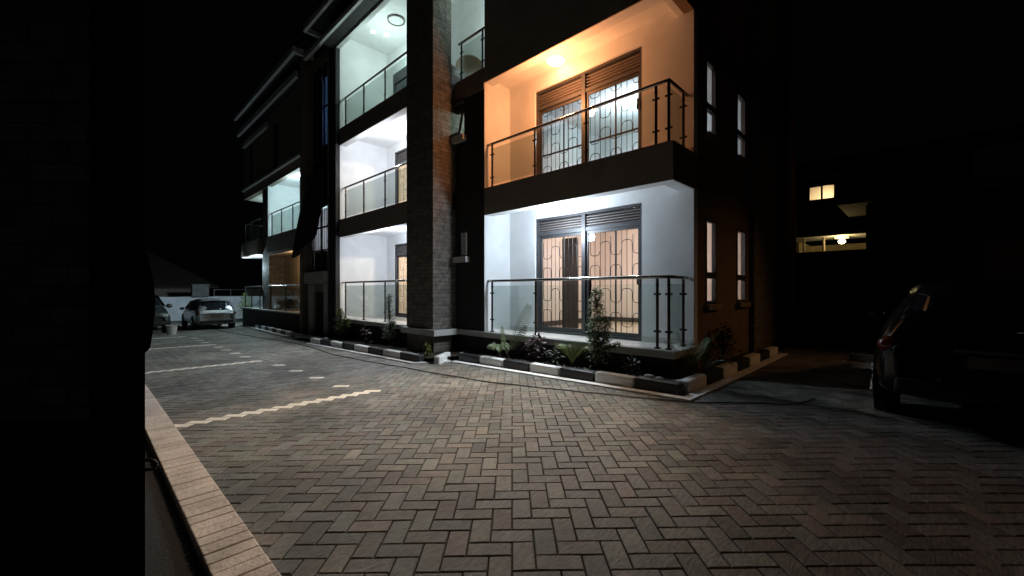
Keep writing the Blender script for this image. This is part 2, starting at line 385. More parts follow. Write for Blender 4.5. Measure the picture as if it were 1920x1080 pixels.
# ------------------------------------------------------------ the apartment building
B = empty('apartment_building', (-8, 8, 0), 'dark three storey apartment block with white lit balconies, glass railings and stone pillars', 'building')
B.location = (0, 0, 0)
def part(mb, name, m, parent=B, **k): return mb.build(name, m, parent, **k)
def bearing(px, Y):  # x of the vertical plane line seen at a photo column, at distance Y
    return -Y * math.tan(R(YAW) - math.atan((px - 960) / 780))
XL, XR = -6.38, -2.45
# A bay -------------------------------------------------
w1f = (-7.40, -7.02, 4.60, 5.20); wgf = (-7.20, -6.92, 1.98, 2.55)
part(MB().wall('x', 5.70, 5.88, -7.45, XL, .40, 5.75, [w1f, wgf]), 'recess_wall', 'black')
part(MB().box(XL - .12, XL, 5.882, 6.45, .35, 2.96).box(XL - .12, XL, 5.882, 6.45, 3.352, 5.78).box(XL - .004, XL + .006, 5.70, 5.882, .40, 2.80).box(XL - .004, XL + .006, 5.70, 5.882, 3.352, 5.52), 'balcony_side_wall', 'white')
dA0 = (-5.66, -3.30, .40, 2.72); dA1 = (-5.66, -3.30, 3.355, 5.34)
part(MB().wall('x', 6.45, 6.6, XL - .1, XR - .002, .36, 2.96, [dA0]), 'balcony_back_wall', 'white', bevel=0)
part(MB().wall('x', 6.45, 6.6, XL - .1, XR - .002, 3.30, 5.76, [dA1]), 'balcony_back_wall', 'white')
# slabs / beams: underside painted white, front dark
part(MB().box(XL - .002, XR, 5.70, 5.72, 2.80, 3.35).box(XR - .02, XR, 5.722, 6.62, 2.80, 3.35), 'slab_fascia', 'dark')
part(MB().box(XL, XR - .022, 5.722, 5.94, 2.803, 3.3).box(XR - .24, XR - .022, 5.942, 6.448, 2.803, 3.3).box(XL, XR - .242, 5.942, 6.448, 2.96, 3.3), 'balcony_ceiling', 'white')
part(MB().box(XL, XR - .022, 5.722, 6.448, 3.302, 3.348), 'balcony_floor', 'tile')
h2 = (-4.22, -3.86, 6.85, 7.9)
part(MB().wall('x', 5.70, 5.72, XL, XR, 5.52, 9.0, [h2]).wall('x', 5.722, 5.9, XL, XR - .022, 5.80, 9.0, [h2]), 'upper_front_wall', 'dark')
part(MB().box(XL, XR - .022, 5.722, 5.94, 5.523, 5.798).box(XR - .24, XR - .022, 5.942, 6.448, 5.523, 5.78).box(XL, XR - .242, 5.942, 6.448, 5.64, 5.78), 'balcony_ceiling', 'white')
sideholes = [(6.92, 7.40, 3.77, 5.0), (8.50, 9.05, 3.77, 5.0), (6.92, 7.40, 1.03, 2.42), (8.50, 9.05, 1.03, 2.42)]
part(MB().wall('y', XR - .06, XR, 6.60, 9.3, -.2, 5.52, sideholes).box(XR - .15, XR, 5.722, 9.3, 5.522, 9.0), 'side_wall', mat('side_wall_paint', (.20, .135, .09), .85, bump=.3, scale=40, var=.15))
part(MB().box(XR - .15, XR + .10, 9.3, 11.0, -.1, 9.0), 'stone_pilaster', 'stone')
part(MB().box(XR - .15, XR - .02, 11.0, 12.9, -.1, 9.0), 'side_wall', 'black')
part(MB().cyl(XR + .08, 12.4, -.1, 9.0, .17, 20), 'drain_pipe', mat('pipe_paint', (.30, .20, .12), .45), smooth=True)
for (y0, y1, z0, z1) in sideholes:
    f = MB()
    for (a0, a1, b0, b1) in ((y0, y0 + .05, z0, z1), (y1 - .05, y1, z0, z1), (y0 + .05, y1 - .05, z0, z0 + .05), (y0 + .05, y1 - .05, z1 - .05, z1), (y0 + .05, y1 - .05, z0 + .42, z0 + .52)):
        f.box(XR - .05, XR + .012, a0, a1, b0, b1)
    w = part(f, 'window', 'frame')
    part(MB().box(XR - .014, XR - .008, y0 + .05, y1 - .05, z0 + .05, z1 - .05), 'pane', 'pane', w)
    part(MB().box(XR - .05, XR + .09, y0 - .06, y1 + .06, z0 - .09, z0 - .002), 'sill', 'dark', w)
# small windows of the recess wall
for (x0, x1, z0, z1), op in ((w1f, True), (wgf, False)):
    f = MB()
    for (a0, a1, b0, b1) in ((x0, x0 + .04, z0, z1), (x1 - .04, x1, z0, z1), (x0 + .04, x1 - .04, z0, z0 + .04), (x0 + .04, x1 - .04, z1 - .04, z1)): f.box(a0, a1, 5.72, 5.78, b0, b1)
    w = part(f, 'window', 'frame')
    part(MB().box(x0 - .08, x1 + .08, 5.58, 5.76, z0 - .12, z0 - .003), 'sill', 'trim', w)
    if op:
        s = MB(); dy = .12
        for (a0, a1, b0, b1) in ((x0, x0 + .05, 0, 1), (x1 - .05, x1, 0, 1), (x0 + .05, x1 - .05, 0, .09), (x0 + .05, x1 - .05, .92, 1)):
            P = lambda a, t, e: (a, 5.70 - dy * (1 - t) - e, z0 + (z1 - z0) * t)
            s.quad(P(a0, b0, 0), P(a1, b0, 0), P(a1, b1, 0), P(a0, b1, 0)); s.quad(P(a0, b0, .03), P(a1, b0, .03), P(a1, b1, .03), P(a0, b1, .03))
        part(s, 'open_sash', 'frame', w)
    part(MB().box(x0 + .04, x1 - .04, 5.745, 5.75, z0 + .04, z1 - .04), 'pane', 'pane', w)
    h = MB()
    for i in range(2): h.box(x0 - .02, x1 + .04, 5.60, 5.70, z1 + .10 + i * .07, z1 + .125 + i * .07)
    if op: part(h, 'hood', 'frame', w)
f = MB()
for (a0, a1, b0, b1) in ((h2[0], h2[0] + .05, h2[2], h2[3]), (h2[1] - .04, h2[1], h2[2], h2[3]), (h2[0] + .05, h2[1] - .04, h2[2], h2[2] + .05)): f.box(a0, a1, 5.74, 5.80, b0, b1)
w = part(f, 'window', 'frame'); part(MB().box(h2[0] + .05, h2[1] - .04, 5.765, 5.77, h2[2] + .05, h2[3]), 'pane', 'pane', w)
# rooms
def room(x0, x1, y0, y1, z0, z1, m, fl, name='room_interior', open_right=False):
    part(MB().box(x0 - .06, x0, y0, y1, z0, z1).box(x0 - .06, x1 + .06, y1, y1 + .06, z0, z1).box(x0, x1, y0, y1, z1, z1 + .03), name, m)
    part(MB().box(x0, x1, y0, y1, z0 - .03, z0), 'room_floor', fl)
room(-6.38, XR - .15, 6.60, 10.3, .40, 2.90, 'cream', 'floor_in')
room(-6.38, XR - .15, 6.60, 10.3, 3.34, 5.50, 'roomwhite', 'floor_in')
part(MB().box(-6.376, XR - .152, 10.28, 10.296, .40, .52).box(-6.37, -6.355, 6.62, 10.27, .40, .52), 'skirting', 'wood')
part(MB().box(-5.92, -5.50, 7.7, 7.76, .401, 2.45), 'inner_door', 'wood')
part(MB().box(-6.1, -5.55, 9.9, 10.25, 3.34, 4.3), 'cupboard', 'wood')
room(-7.36, -6.52, 5.88, 7.2, 4.2, 5.5, 'roomwhite', 'tile'); room(-7.36, -6.52, 5.88, 7.2, 1.5, 2.8, 'roomwhite', 'tile')
room(-4.9, -3.0, 5.92, 9.5, 6.2, 8.9, 'roomwhite', 'tile')
part(MB().box(-3.0, -2.94, 5.92, 9.5, 6.2, 8.9), 'room_interior', 'roomwhite')
# sliding doors with louvre strip, frames, burglar grille
def door(x0, x1, z0, z1, Y, zl, split, midbar=False, ncol=5):
    f = MB(); t = .055
    f.box(x0, x0 + t, Y, Y + .11, z0, z1).box(x1 - t, x1, Y, Y + .11, z0, z1).box(x0 + t, x1 - t, Y, Y + .11, z1 - .045, z1)
    f.box(x0 + t, x1 - t, Y + .002, Y + .11, zl - .035, zl + .035).box(x0 + t, x1 - t, Y, Y + .11, z0, z0 + .04)
    f.box(split - .04, split + .04, Y - .01, Y + .11, z0 + .04, z1 - .045)
    d = part(f, 'sliding_door', 'frame')
    for n, (a, b) in enumerate(((x0 + t, split - .04), (split + .04, x1 - t))):
        l = MB(); k = 5; step = (z1 - .045 - zl - .035) / k
        for i in range(k):
            zz = zl + .035 + i * step
            l.quad((a, Y + .02, zz + .004), (b, Y + .02, zz + .004), (b, Y + .075, zz + step * .95), (a, Y + .075, zz + step * .95))
            l.quad((a, Y + .02, zz + .004), (a, Y + .02, zz - .012), (b, Y + .02, zz - .012), (b, Y + .02, zz + .004))
        l.box(a, b, Y + .085, Y + .09, zl + .036, z1 - .046)
        part(l, 'louvre', 'louvre', d)
        s = MB(); yy = Y + (.03 if n else .06); c = .045
        s.box(a, a + c, yy, yy + .03, z0 + .04, zl - .036).box(b - c, b, yy, yy + .03, z0 + .04, zl - .036)
        s.box(a + c, b - c, yy, yy + .03, z0 + .04, z0 + .12).box(a + c, b - c, yy, yy + .03, zl - .09, zl - .036)
        part(s, 'sash', 'frame', d)
        part(MB().box(a + c, b - c, yy + .012, yy + .017, z0 + .12, zl - .09), 'pane', 'pane', d)
        g = MB(); yg = Y + .16; W_ = b - a; cols = max(3, round(W_ / .205)); p = W_ / cols; H_ = zl - z0
        g.box((a + b) / 2 - .012, (a + b) / 2 + .012, yg - .012, yg + .012, z0, zl)
        if midbar: g.box(a, b, yg - .014, yg + .014, z0 + H_ * .42, z0 + H_ * .42 + .025)
        for c_ in range(cols):
            cx = a + p * (c_ + .5)
            g.tube([(cx, yg, z0), (cx, yg, zl)], .0055, 5)
            if c_: g.tube([(a + p * c_, yg + .012, z0), (a + p * c_, yg + .012, zl)], .0045, 5) if c_ % 2 else None
            per = .86; hgt = .68; off = (per / 2 if c_ % 2 else 0) - .22
            zz = z0 + off
            while zz < zl:
                pts = []; hw = p * .47; rr = hw * 1.0
                for q in range(24):
                    th = 2 * math.pi * q / 24; sx = math.cos(th); sz = math.sin(th)
                    px_ = cx + hw * (abs(sx) ** .45) * (1 if sx > 0 else -1)
                    pz = zz + hgt / 2 + (hgt / 2 - rr) * (1 if sz > 0 else -1) * (1 if abs(sz) > .02 else 0) + rr * sz
                    if z0 + .02 < pz < zl - .02: pts.append((px_, yg, pz))
                    else:
                        if len(pts) > 1: g.tube(pts, .0062, 5)
                        pts = []
                if len(pts) > 1:
                    if len(pts) == 24: pts.append(pts[0])
                    g.tube(pts, .0062, 5)
                if z0 + .05 < zz < zl - .05: g.ico((cx, yg - .006, zz), .016, 1, (1.3, 1, .7))
                if z0 + .05 < zz + hgt < zl - .05: g.ico((cx, yg - .006, zz + hgt), .016, 1, (1.3, 1, .7))
                zz += per
        part(g, 'grille', 'grille', d)
    part(MB().box(x1 - .10, x1 - .075, Y - .03, Y, z0 + .95, z0 + 1.12), 'handle', 'steel', d)
door(dA0[0], dA0[1], .40, 2.72, 6.49, 2.40, -4.49)
door(dA1[0], dA1[1], 3.355, 5.34, 6.49, 4.98, -4.49, True)
# ceiling lamps
def ceiling_lamp(x, y, z, col, s, r=.17, lit=True):
    c = MB(); n = 28; rings = [(r, 0), (r * .98, -.03), (r * .86, -.052), (r * .55, -.068), (.001, -.074)]
    base = len(c.v)
    for (rr, dz) in rings:
        for i in range(n): c.v.append((x + rr * math.cos(2 * math.pi * i / n), y + rr * math.sin(2 * math.pi * i / n), z + dz - .004))
    for k in range(len(rings) - 1):
        for i in range(n): c.f.append((base + k * n + i, base + k * n + (i + 1) % n, base + (k + 1) * n + (i + 1) % n, base + (k + 1) * n + i))
    d = part(c, 'ceiling_light', emit('lamp_diffuser', col, s) if lit else 'plastic', smooth=True)
    part(MB().tube([(x + (r + .008) * math.cos(t * math.pi / 14), y + (r + .008) * math.sin(t * math.pi / 14), z - .016) for t in range(29)], .012, 6), 'rim', 'plastic' if lit else 'louvre', d)
ceiling_lamp(-4.75, 6.08, 2.957, (.85, .93, 1), 9)
ceiling_lamp(-4.93, 6.22, 5.638, (1, .80, .52), 5)
ceiling_lamp(-4.65, 8.5, 5.5, (.9, .96, 1), 14)
ceiling_lamp(-4.5, 8.3, 2.9, (1, .9, .8), 10)
# ledges, plinth
LZ = .40
part(MB().box(-7.42, XR + .06, 5.62, 5.80, LZ - .05, LZ + .012).box(XR - .10, XR + .06, 5.802, 6.598, LZ - .05, LZ + .012).box(-12.98, -8.50, 5.30, 5.45, LZ - .085, LZ + .02).box(-8.46, -7.24, 5.0, 5.098, LZ - .10, LZ + .03).box(-7.24, -7.15, 5.0, 5.615, LZ - .10, LZ + .03), 'ledge', 'trim', bevel=.008)
part(MB().box(-7.40, XR + .03, 5.66, 5.78, LZ - .10, LZ - .052).box(XR - .05, XR + .03, 5.782, 6.59, LZ - .10, LZ - .052), 'ledge_moulding', 'trim')
part(MB().box(-7.38, XR - .02, 5.76, 5.802, -.4, LZ - .103).box(XR - .08, XR - .02, 5.803, 6.596, -.4, LZ - .103).box(-12.9, -8.40, 5.44, 5.54, -.5, LZ - .09), 'plinth', 'black')
part(MB().box(XL, XR - .06, 5.802, 6.448, LZ - .05, LZ + .004).box(-12.9, -7.3, 5.452, 7.0, LZ - .05, LZ + .004), 'terrace_floor', 'tile')
for z in (LZ + .005, 3.349): part(MB().box(XL + .001, -5.662, 6.438, 6.449, z, z + .09), 'skirting', 'trim'); part(MB().box(-3.298, XR - .03, 6.438, 6.449, z, z + .09), 'skirting', 'trim')
# pillar
part(MB().box(-8.37, -7.33, 5.10, 7.0, LZ + .03, 5.799).box(-8.37, -7.33, 5.10, 5.58, 5.8, 9.6).box(-8.37, -7.33, 5.12, 5.6, -.4, LZ - .1), 'stone_pillar', 'stone')
# railings
def railing(pts, z0, h, ends=(True, True), glassm='glass', pr=.021):
    """pts: post positions (x,y); consecutive posts carry a glass panel"""
    zt = z0 + h; hp = [(x, y, zt) for x, y in pts]
    r = part(MB().tube(hp, .027, 12), 'railing', 'steel', smooth=True)
    for i, (x, y) in enumerate(pts[1:-1] if ends == (True, True) else pts):
        q = MB().cyl(x, y, z0, zt - .03, pr, 12).cyl(x, y, z0, z0 + .02, pr * 2.2, 12).cyl(x, y, zt - .06, zt - .02, pr * .55, 8).cyl(x, y, zt - .13, zt - .11, pr * 1.3, 10)
        for zz in (z0 + h * .24, z0 + h * .76):
            q.tube([(x - .05, y, zz), (x + .05, y, zz)], .017, 8)
        part(q, 'post', 'steeldark', r, smooth=False)
    ip = pts
    for (xa, ya), (xb, yb) in zip(ip[:-1], ip[1:]):
        L = math.hypot(xb - xa, yb - ya)
        if L < .35: continue
        ux, uy = (xb - xa) / L, (yb - ya) / L; a = .035; nx, ny = -uy * .005, ux * .005
        A = (xa + ux * a, ya + uy * a); C = (xb - ux * a, yb - uy * a)
        g = MB(); za, zb = z0 + .07, zt - .10
        c8 = [(A[0] - nx, A[1] - ny), (C[0] - nx, C[1] - ny), (C[0] + nx, C[1] + ny), (A[0] + nx, A[1] + ny)]
        n = len(g.v); g.v += [(x, y, za) for x, y in c8] + [(x, y, zb) for x, y in c8]
        g.f += [(0, 1, 5, 4), (1, 2, 6, 5), (2, 3, 7, 6), (3, 0, 4, 7), (4, 5, 6, 7), (3, 2, 1, 0)]
        part(g, 'glass_panel', glassm, r)
    return r
yR = 5.79
railing([(-6.36, yR), (-6.24, yR), (-5.06, yR), (-3.87, yR), (-2.72, yR), (-2.55, yR), (-2.55, 6.30), (-2.55, 6.44)], LZ + .01, 1.04)
railing([(-6.36, yR), (-6.24, yR), (-5.08, yR), (-3.95, yR), (-2.74, yR), (-2.55, yR), (-2.55, 6.30), (-2.55, 6.44)], 3.35, .90)
# B bay ---------------------------------------------------
part(MB().box(-13.25, -12.72, 5.30, 7.1, -.5, 9.0), 'tower_wall', 'black')
part(MB().box(-12.718, -12.70, 5.42, 7.0, LZ, 9.118), 'balcony_side_wall', 'white')
dB0 = (-12.24, -9.6, LZ + .004, 2.75); dB1 = (-12.24, -9.6, 3.44, 5.75); dB2 = (-12.3, -9.4, 6.2, 8.3)
for zz0, zz1, d in ((LZ - .05, 3.05, dB0), (3.40, 6.02, dB1)):
    part(MB().wall('x', 7.0, 7.15, -12.70, -7.3, zz0, zz1, [d]), 'balcony_back_wall', 'white')
part(MB().wall('x', 7.0, 7.15, -12.70, -6.3, 6.03, 9.12, [dB2]), 'balcony_back_wall', 'white')
part(MB().box(XL, XL + .1, 5.92, 7.15, 5.8, 9.1), 'balcony_side_wall', 'white')
part(MB().box(-7.329, XL, 5.702, 7.2, 5.755, 5.80), 'balcony_floor', 'tile')
part(MB().box(-7.33, XL, 7.02, 7.14, 5.802, 6.028), 'balcony_back_wall', 'white')
for z0_, z1_ in ((2.88, 3.42), (5.70, 6.20)): part(MB().box(-12.70, -8.37, 5.40, 5.42, z0_, z1_), 'slab_fascia', 'dark')
part(MB().box(-7.33, XL, 5.685, 5.70, 5.40, 5.83), 'slab_fascia', 'dark')
part(MB().box(-12.70, -8.37, 5.422, 5.6, 2.883, 3.38).box(-12.70, -7.33, 5.602, 6.998, 3.05, 3.38).box(-12.70, -8.37, 5.422, 5.6, 5.703, 6.15).box(-12.70, -7.33, 5.602, 6.998, 6.0, 6.15), 'balcony_ceiling', 'white')
part(MB().box(-12.70, -8.37, 5.422, 6.998, 3.382, 3.425).box(-12.70, -7.33, 5.602, 6.998, 6.155, 6.20), 'balcony_floor', 'tile')
part(MB().box(-12.70, XL, 5.30, 7.15, 9.12, 9.2).box(-12.70, XL, 5.302, 5.42, 8.66, 9.118), 'balcony_ceiling', 'white')
door(dB0[0], dB0[1], dB0[2], dB0[3], 7.03, 2.42, -10.9); door(dB1[0], dB1[1], dB1[2], dB1[3], 7.03, 5.36, -10.9)
room(-12.6, -8.0, 7.15, 10.4, LZ, 3.0, 'cream', 'floor_in'); room(-12.6, -8.0, 7.15, 10.4, 3.42, 6.0, 'cream', 'floor_in')
part(MB().box(-12.3, -9.4, 7.03, 7.12, 6.2, 8.3), 'dark_door', 'darkpane'); part(MB().box(-12.3, -9.4, 6.99, 7.028, 7.98, 8.3).box(-12.3, -12.24, 6.99, 7.028, 6.2, 7.98), 'door_head', 'frame')
ceiling_lamp(-10.61, 6.22, 3.047, (.92, .96, 1), 10); ceiling_lamp(-11.0, 6.39, 5.997, (.92, .96, 1), 10, r=.2)
def ring(x, y, z, r):
    q = MB().tube([(x + r * math.cos(t * math.pi / 16), y + r * math.sin(t * math.pi / 16), z - .03) for t in range(33)], .022, 8)
    o = part(q, 'ring_lamp', 'louvre', smooth=True); part(MB().cyl(x, y, z - .03, z, r * .9, 28), 'cover', 'plastic', o)
ring(-10.85, 6.27, 9.118, .23)
for (x, y) in ((-11.86, 6.08), (-11.70, 6.44)): part(MB().cyl(x, y, 9.10, 9.121, .05, 16), 'downlight', emit('downlight_face', (.85, 1, .95), 12))
yb = 5.5
railing([(-12.68, yb), (-12.48, yb), (-11.29, yb), (-10.08, yb), (-8.9, yb), (-8.39, yb)], LZ + .02, 1.08)
railing([(-12.68, yb), (-12.48, yb), (-11.29, yb), (-10.08, yb), (-8.9, yb), (-8.39, yb)], 3.42, .97)
railing([(-12.68, yb), (-12.48, yb), (-11.29, yb), (-10.08, yb), (-8.9, yb), (-8.39, yb)], 6.2, .92)
railing([(-7.30, 5.76), (-7.20, 5.76), (-6.50, 5.76), (-6.40, 5.76)], 5.83, .87)
# roof
part(MB().box(-13.3, -1.9, 4.55, 4.63, 9.06, 9.24).box(-13.3, -13.22, 4.63, 5.3, 9.06, 9.24).box(-12.9, -1.95, 4.85, 4.93, 8.66, 8.80).box(-12.9, -1.95, 4.93, 4.97, 8.82, 8.86), 'roof_fascia', 'roof', bevel=.01)
part(MB().box(-13.22, -1.95, 4.632, 13.0, 9.20, 9.3).box(-12.9, -1.96, 4.932, 5.28, 8.70, 8.79), 'roof', 'black')
part(MB().box(-20.7, XR - .151, 12.8, 12.95, -.5, 9.0), 'rear_wall', 'black'); part(MB().box(-20.85, -20.7, 8.41, 12.95, -.6, 9.0), 'rear_wall', 'black')
# C stair tower ------------------------------------------
part(MB().wall('x', 5.36, 5.5, -15.1, -13.252, -.5, 9.0, [(-14.85, -13.35, 1.9, 8.7), (-14.5, -13.7, -.5, 1.2)]), 'stair_tower_wall', 'dark')
part(MB().box(-15.35, -15.1, 5.15, 5.6, -.5, 9.2).box(-13.30, -13.252, 5.28, 5.358, .3, 9.0), 'tower_fin', 'dark')
part(MB().box(-14.85, -14.10, 5.42, 5.44, 4.0, 8.7).box(-14.10, -13.35, 5.42, 5.44, 4.0, 6.0).box(-14.10, -13.35, 5.42, 5.44, 8.2, 8.7), 'tower_glazing', 'darkpane'); part(MB().box(-14.10, -13.35, 5.425, 5.43, 6.0, 8.2), 'lit_glazing', 'pane'); room(-14.8, -13.3, 5.52, 6.6, 5.6, 8.4, 'roomwhite', 'tile', 'stair_interior')
m_ = MB()
for xx in (-14.35, -13.85): m_.box(xx - .03, xx + .03, 5.38, 5.418, 4.0, 8.7)
for zz in (5.6, 7.2): m_.box(-14.85, -13.35, 5.385, 5.416, zz, zz + .05)
part(m_, 'mullion', 'frame')
f = MB()
for xx in (-14.85, -14.1, -13.40): f.box(xx, xx + .05, 5.37, 5.43, 1.9, 4.0)
for zz in (1.9, 2.55, 3.3): f.box(-14.80, -13.40, 5.372, 5.428, zz, zz + .05)
w = part(f, 'window', 'frame'); part(MB().box(-14.8, -13.4, 5.44, 5.445, 2.6, 4.0), 'pane', 'pane', w); part(MB().box(-14.8, -13.4, 5.44, 5.445, 1.95, 2.55), 'lower_pane', 'darkpane', w)
gq = MB()
for i in range(9): gq.tube([(-14.75 + i * .165, 5.5, 2.6), (-14.75 + i * .165, 5.5, 4.0)], .008, 5)
part(gq, 'grille', 'grille', w)
part(MB().box(-15.02, -13.28, 5.18, 5.358, 1.48, 1.86), 'window_box', 'trim', w)
room(-15.0, -13.3, 5.52, 7.2, 1.95, 3.95, 'roomwhite', 'tile', 'stair_interior')
part(MB().box(-14.50, -13.7, 5.42, 5.48, -.5, 1.2), 'service_door', 'black'); part(MB().box(-13.66, -13.35, 5.30, 5.358, -.4, 1.45).box(-15.0, -14.55, 5.30, 5.358, -.5, 1.45), 'pilaster', 'trim')
# D wing ---------------------------------------------------
part(MB().box(-23.6, -15.1, 5.30, 5.42, -.8, LZ - .0).box(-23.6, -23.5, 5.42, 8.2, -.8, LZ), 'terrace_plinth', 'black')
part(MB().box(-23.65, -15.1, 5.22, 5.45, LZ, LZ + .05), 'ledge', 'trim'); part(MB().box(-23.5, -15.1, 5.45, 8.0, LZ - .05, LZ + .03), 'terrace_floor', 'tile')
part(MB().box(-20.7, -19.75, 5.40, 6.1, LZ + .05, 5.9), 'stone_pillar', 'stone')
part(MB().box(-19.75, -15.35, 6.02, 6.2, LZ, 3.0), 'ground_back_wall', 'beige'); part(MB().box(-19.746, -15.36, 5.36, 6.018, 2.75, 2.84), 'ground_ceiling', 'beige')
part(MB().box(-19.75, -15.35, 5.30, 5.34, 2.84, 3.52), 'slab_fascia', 'dark'); part(MB().box(-19.75, -15.35, 5.342, 7.0, 3.42, 3.5), 'balcony_floor', 'tile')
part(MB().box(-19.75, -15.35, 6.75, 6.9, 3.4, 6.0).box(-19.74, -19.66, 5.34, 6.75, 3.5, 5.9), 'balcony_back_wall', 'white'); part(MB().box(-19.75, -15.35, 5.342, 6.75, 5.80, 5.9), 'balcony_ceiling', 'white')
ceiling_lamp(-17.31, 5.83, 5.797, (.85, .98, 1), 16, r=.19)
d2 = [(-18.9, -18.3, 6.15, 8.1), (-22.6, -21.9, 6.15, 8.1)]
part(MB().wall('x', 5.32, 5.5, -23.4, -15.352, 5.66, 8.9, d2), 'upper_wall', 'dark')
for x0, x1, z0, z1 in d2:
    w = part(MB().box(x0, x0 + .05, 5.36, 5.42, z0, z1).box(x1 - .05, x1, 5.36, 5.42, z0, z1).box(x0 + .05, x1 - .05, 5.36, 5.42, z1 - .05, z1).box(x0 + .05, x1 - .05, 5.36, 5.42, z0 + .7, z0 + .75), 'window', 'frame')
    part(MB().box(x0 + .05, x1 - .05, 5.43, 5.44, z0, z1), 'pane', 'darkpane', w)
part(MB().box(-23.45, -15.3, 5.22, 5.31, 6.02, 6.12).box(-23.3, -19.5, 5.2, 5.318, 8.1, 8.3), 'band', 'roof')
part(MB().box(-22.6, -14.7, 4.72, 4.82, 9.1, 9.3).box(-14.8, -14.7, 4.82, 5.4, 9.1, 9.3).box(-23.4, -15.36, 5.0, 5.1, 8.62, 8.84).box(-14.7, -13.3, 5.05, 5.15, 8.95, 9.1), 'roof_fascia', 'roof')
part(MB().box(-22.6, -14.8, 4.822, 9.0, 9.22, 9.35).box(-23.4, -15.4, 5.102, 5.32, 8.66, 8.8), 'roof', 'black')
part(MB().box(-23.5, -20.7, 5.22, 8.0, 2.86, 3.5), 'corner_slab', 'dark'); part(MB().box(-23.48, -20.72, 5.24, 7.98, 2.84, 2.858), 'corner_soffit', 'white'); part(MB().box(-23.4, -20.7, 5.502, 8.0, 5.64, 5.66), 'corner_soffit', 'white')
part(MB().box(-20.9, -20.7, 6.9, 8.4, LZ, 5.64), 'corner_wall', 'dark')
yd = 5.40
railing([(-19.6, yd), (-19.34, yd), (-18.11, yd), (-16.82, yd), (-15.6, yd), (-15.38, yd)], 3.5, .98); railing([(-19.7, yd), (-19.5, yd), (-17.6, yd), (-15.6, yd), (-15.4, yd)], LZ + .05, 1.0)
railing([(-20.75, 5.35), (-20.85, 5.35), (-22.2, 5.35), (-23.3, 5.35), (-23.3, 6.6), (-23.3, 7.9)], 3.5, .95); railing([(-20.75, 5.35), (-20.85, 5.35), (-22.2, 5.35), (-23.3, 5.35), (-23.3, 6.6), (-23.3, 7.9)], LZ + .05, 1.0)
# black sheet hanging over the stair window
s = MB(); N = 14; top0, top1 = Vector((-14.75, 5.27, 5.1)), Vector((-13.35, 5.27, 5.1))
P = {}
for i in range(N + 1):
    for j in range(N + 1):
        u, v = i / N, j / N
        left = Vector((-14.8 - .55 * v ** 1.4, 5.20 - .30 * v, 5.1 - 2.75 * v)); right = Vector((-13.35 - .75 * max(0, v - .35) ** 1.2, 5.22 - .12 * v, 5.1 - (1.45 + .75 * max(0, v - .2)) * v))
        p = left.lerp(right, u); p.y -= .05 * math.sin(u * 9 + v * 3) * (0.3 + v); p.z -= .10 * math.sin(u * math.pi) * v
        P[i, j] = p
for i in range(N):
    for j in range(N): s.quad(P[i, j], P[i + 1, j], P[i + 1, j + 1], P[i, j + 1])
o = s.build('hanging_sheet', 'cloth', smooth=True); tag(o, 'black sheet hanging slanted over the lit window of the stair tower', 'sheet')
md = o.modifiers.new('solid', 'SOLIDIFY'); md.thickness = .012

# ------------------------------------------------------------ chair on the top balcony
C = empty('balcony_chair', (-7.40, 6.15, 5.80), 'round backed tan wicker chair behind the glass rail of the top balcony', 'chair', rz=R(-130))
q = MB(); n = 20
for side in (0, 1):
    for j in range(5):
        for i in range(n):
            pass
def shell(R0, zc, tilt, th=.02):
    q = MB(); N1, N2 = 24, 8
    for l in (0, 1):
        for j in range(N2 + 1):
            for i in range(N1):
                t = 2 * math.pi * i / N1; rr = R0 * j / N2; x = rr * math.cos(t); z = rr * math.sin(t)
                y = .12 * (rr / R0) ** 2 - l * th
                q.v.append((x, y * math.cos(tilt) + z * math.sin(tilt) , zc + z * math.cos(tilt)))
    K = N1 * (N2 + 1)
    for l in (0, 1):
        for j in range(N2):
            for i in range(N1): q.f.append((l * K + j * N1 + i, l * K + j * N1 + (i + 1) % N1, l * K + (j + 1) * N1 + (i + 1) % N1, l * K + (j + 1) * N1 + i))
    for i in range(N1): q.f.append((N2 * N1 + i, N2 * N1 + (i + 1) % N1, K + N2 * N1 + (i + 1) % N1, K + N2 * N1 + i))
    return q
shell(.30, .56, -.22).build('backrest', 'wicker', C, smooth=True)
q = MB().cyl(0, -.22, .40, .46, .25, 24); q.build('seat', 'wicker', C)
for sx in (-1, 1):
    for sy in (-1, 1): MB().tube([(sx * .16, -.22 + sy * .16, .40), (sx * .22, -.22 + sy * .22, 0)], [.014, .010], 8).build('leg', 'steeldark', C)

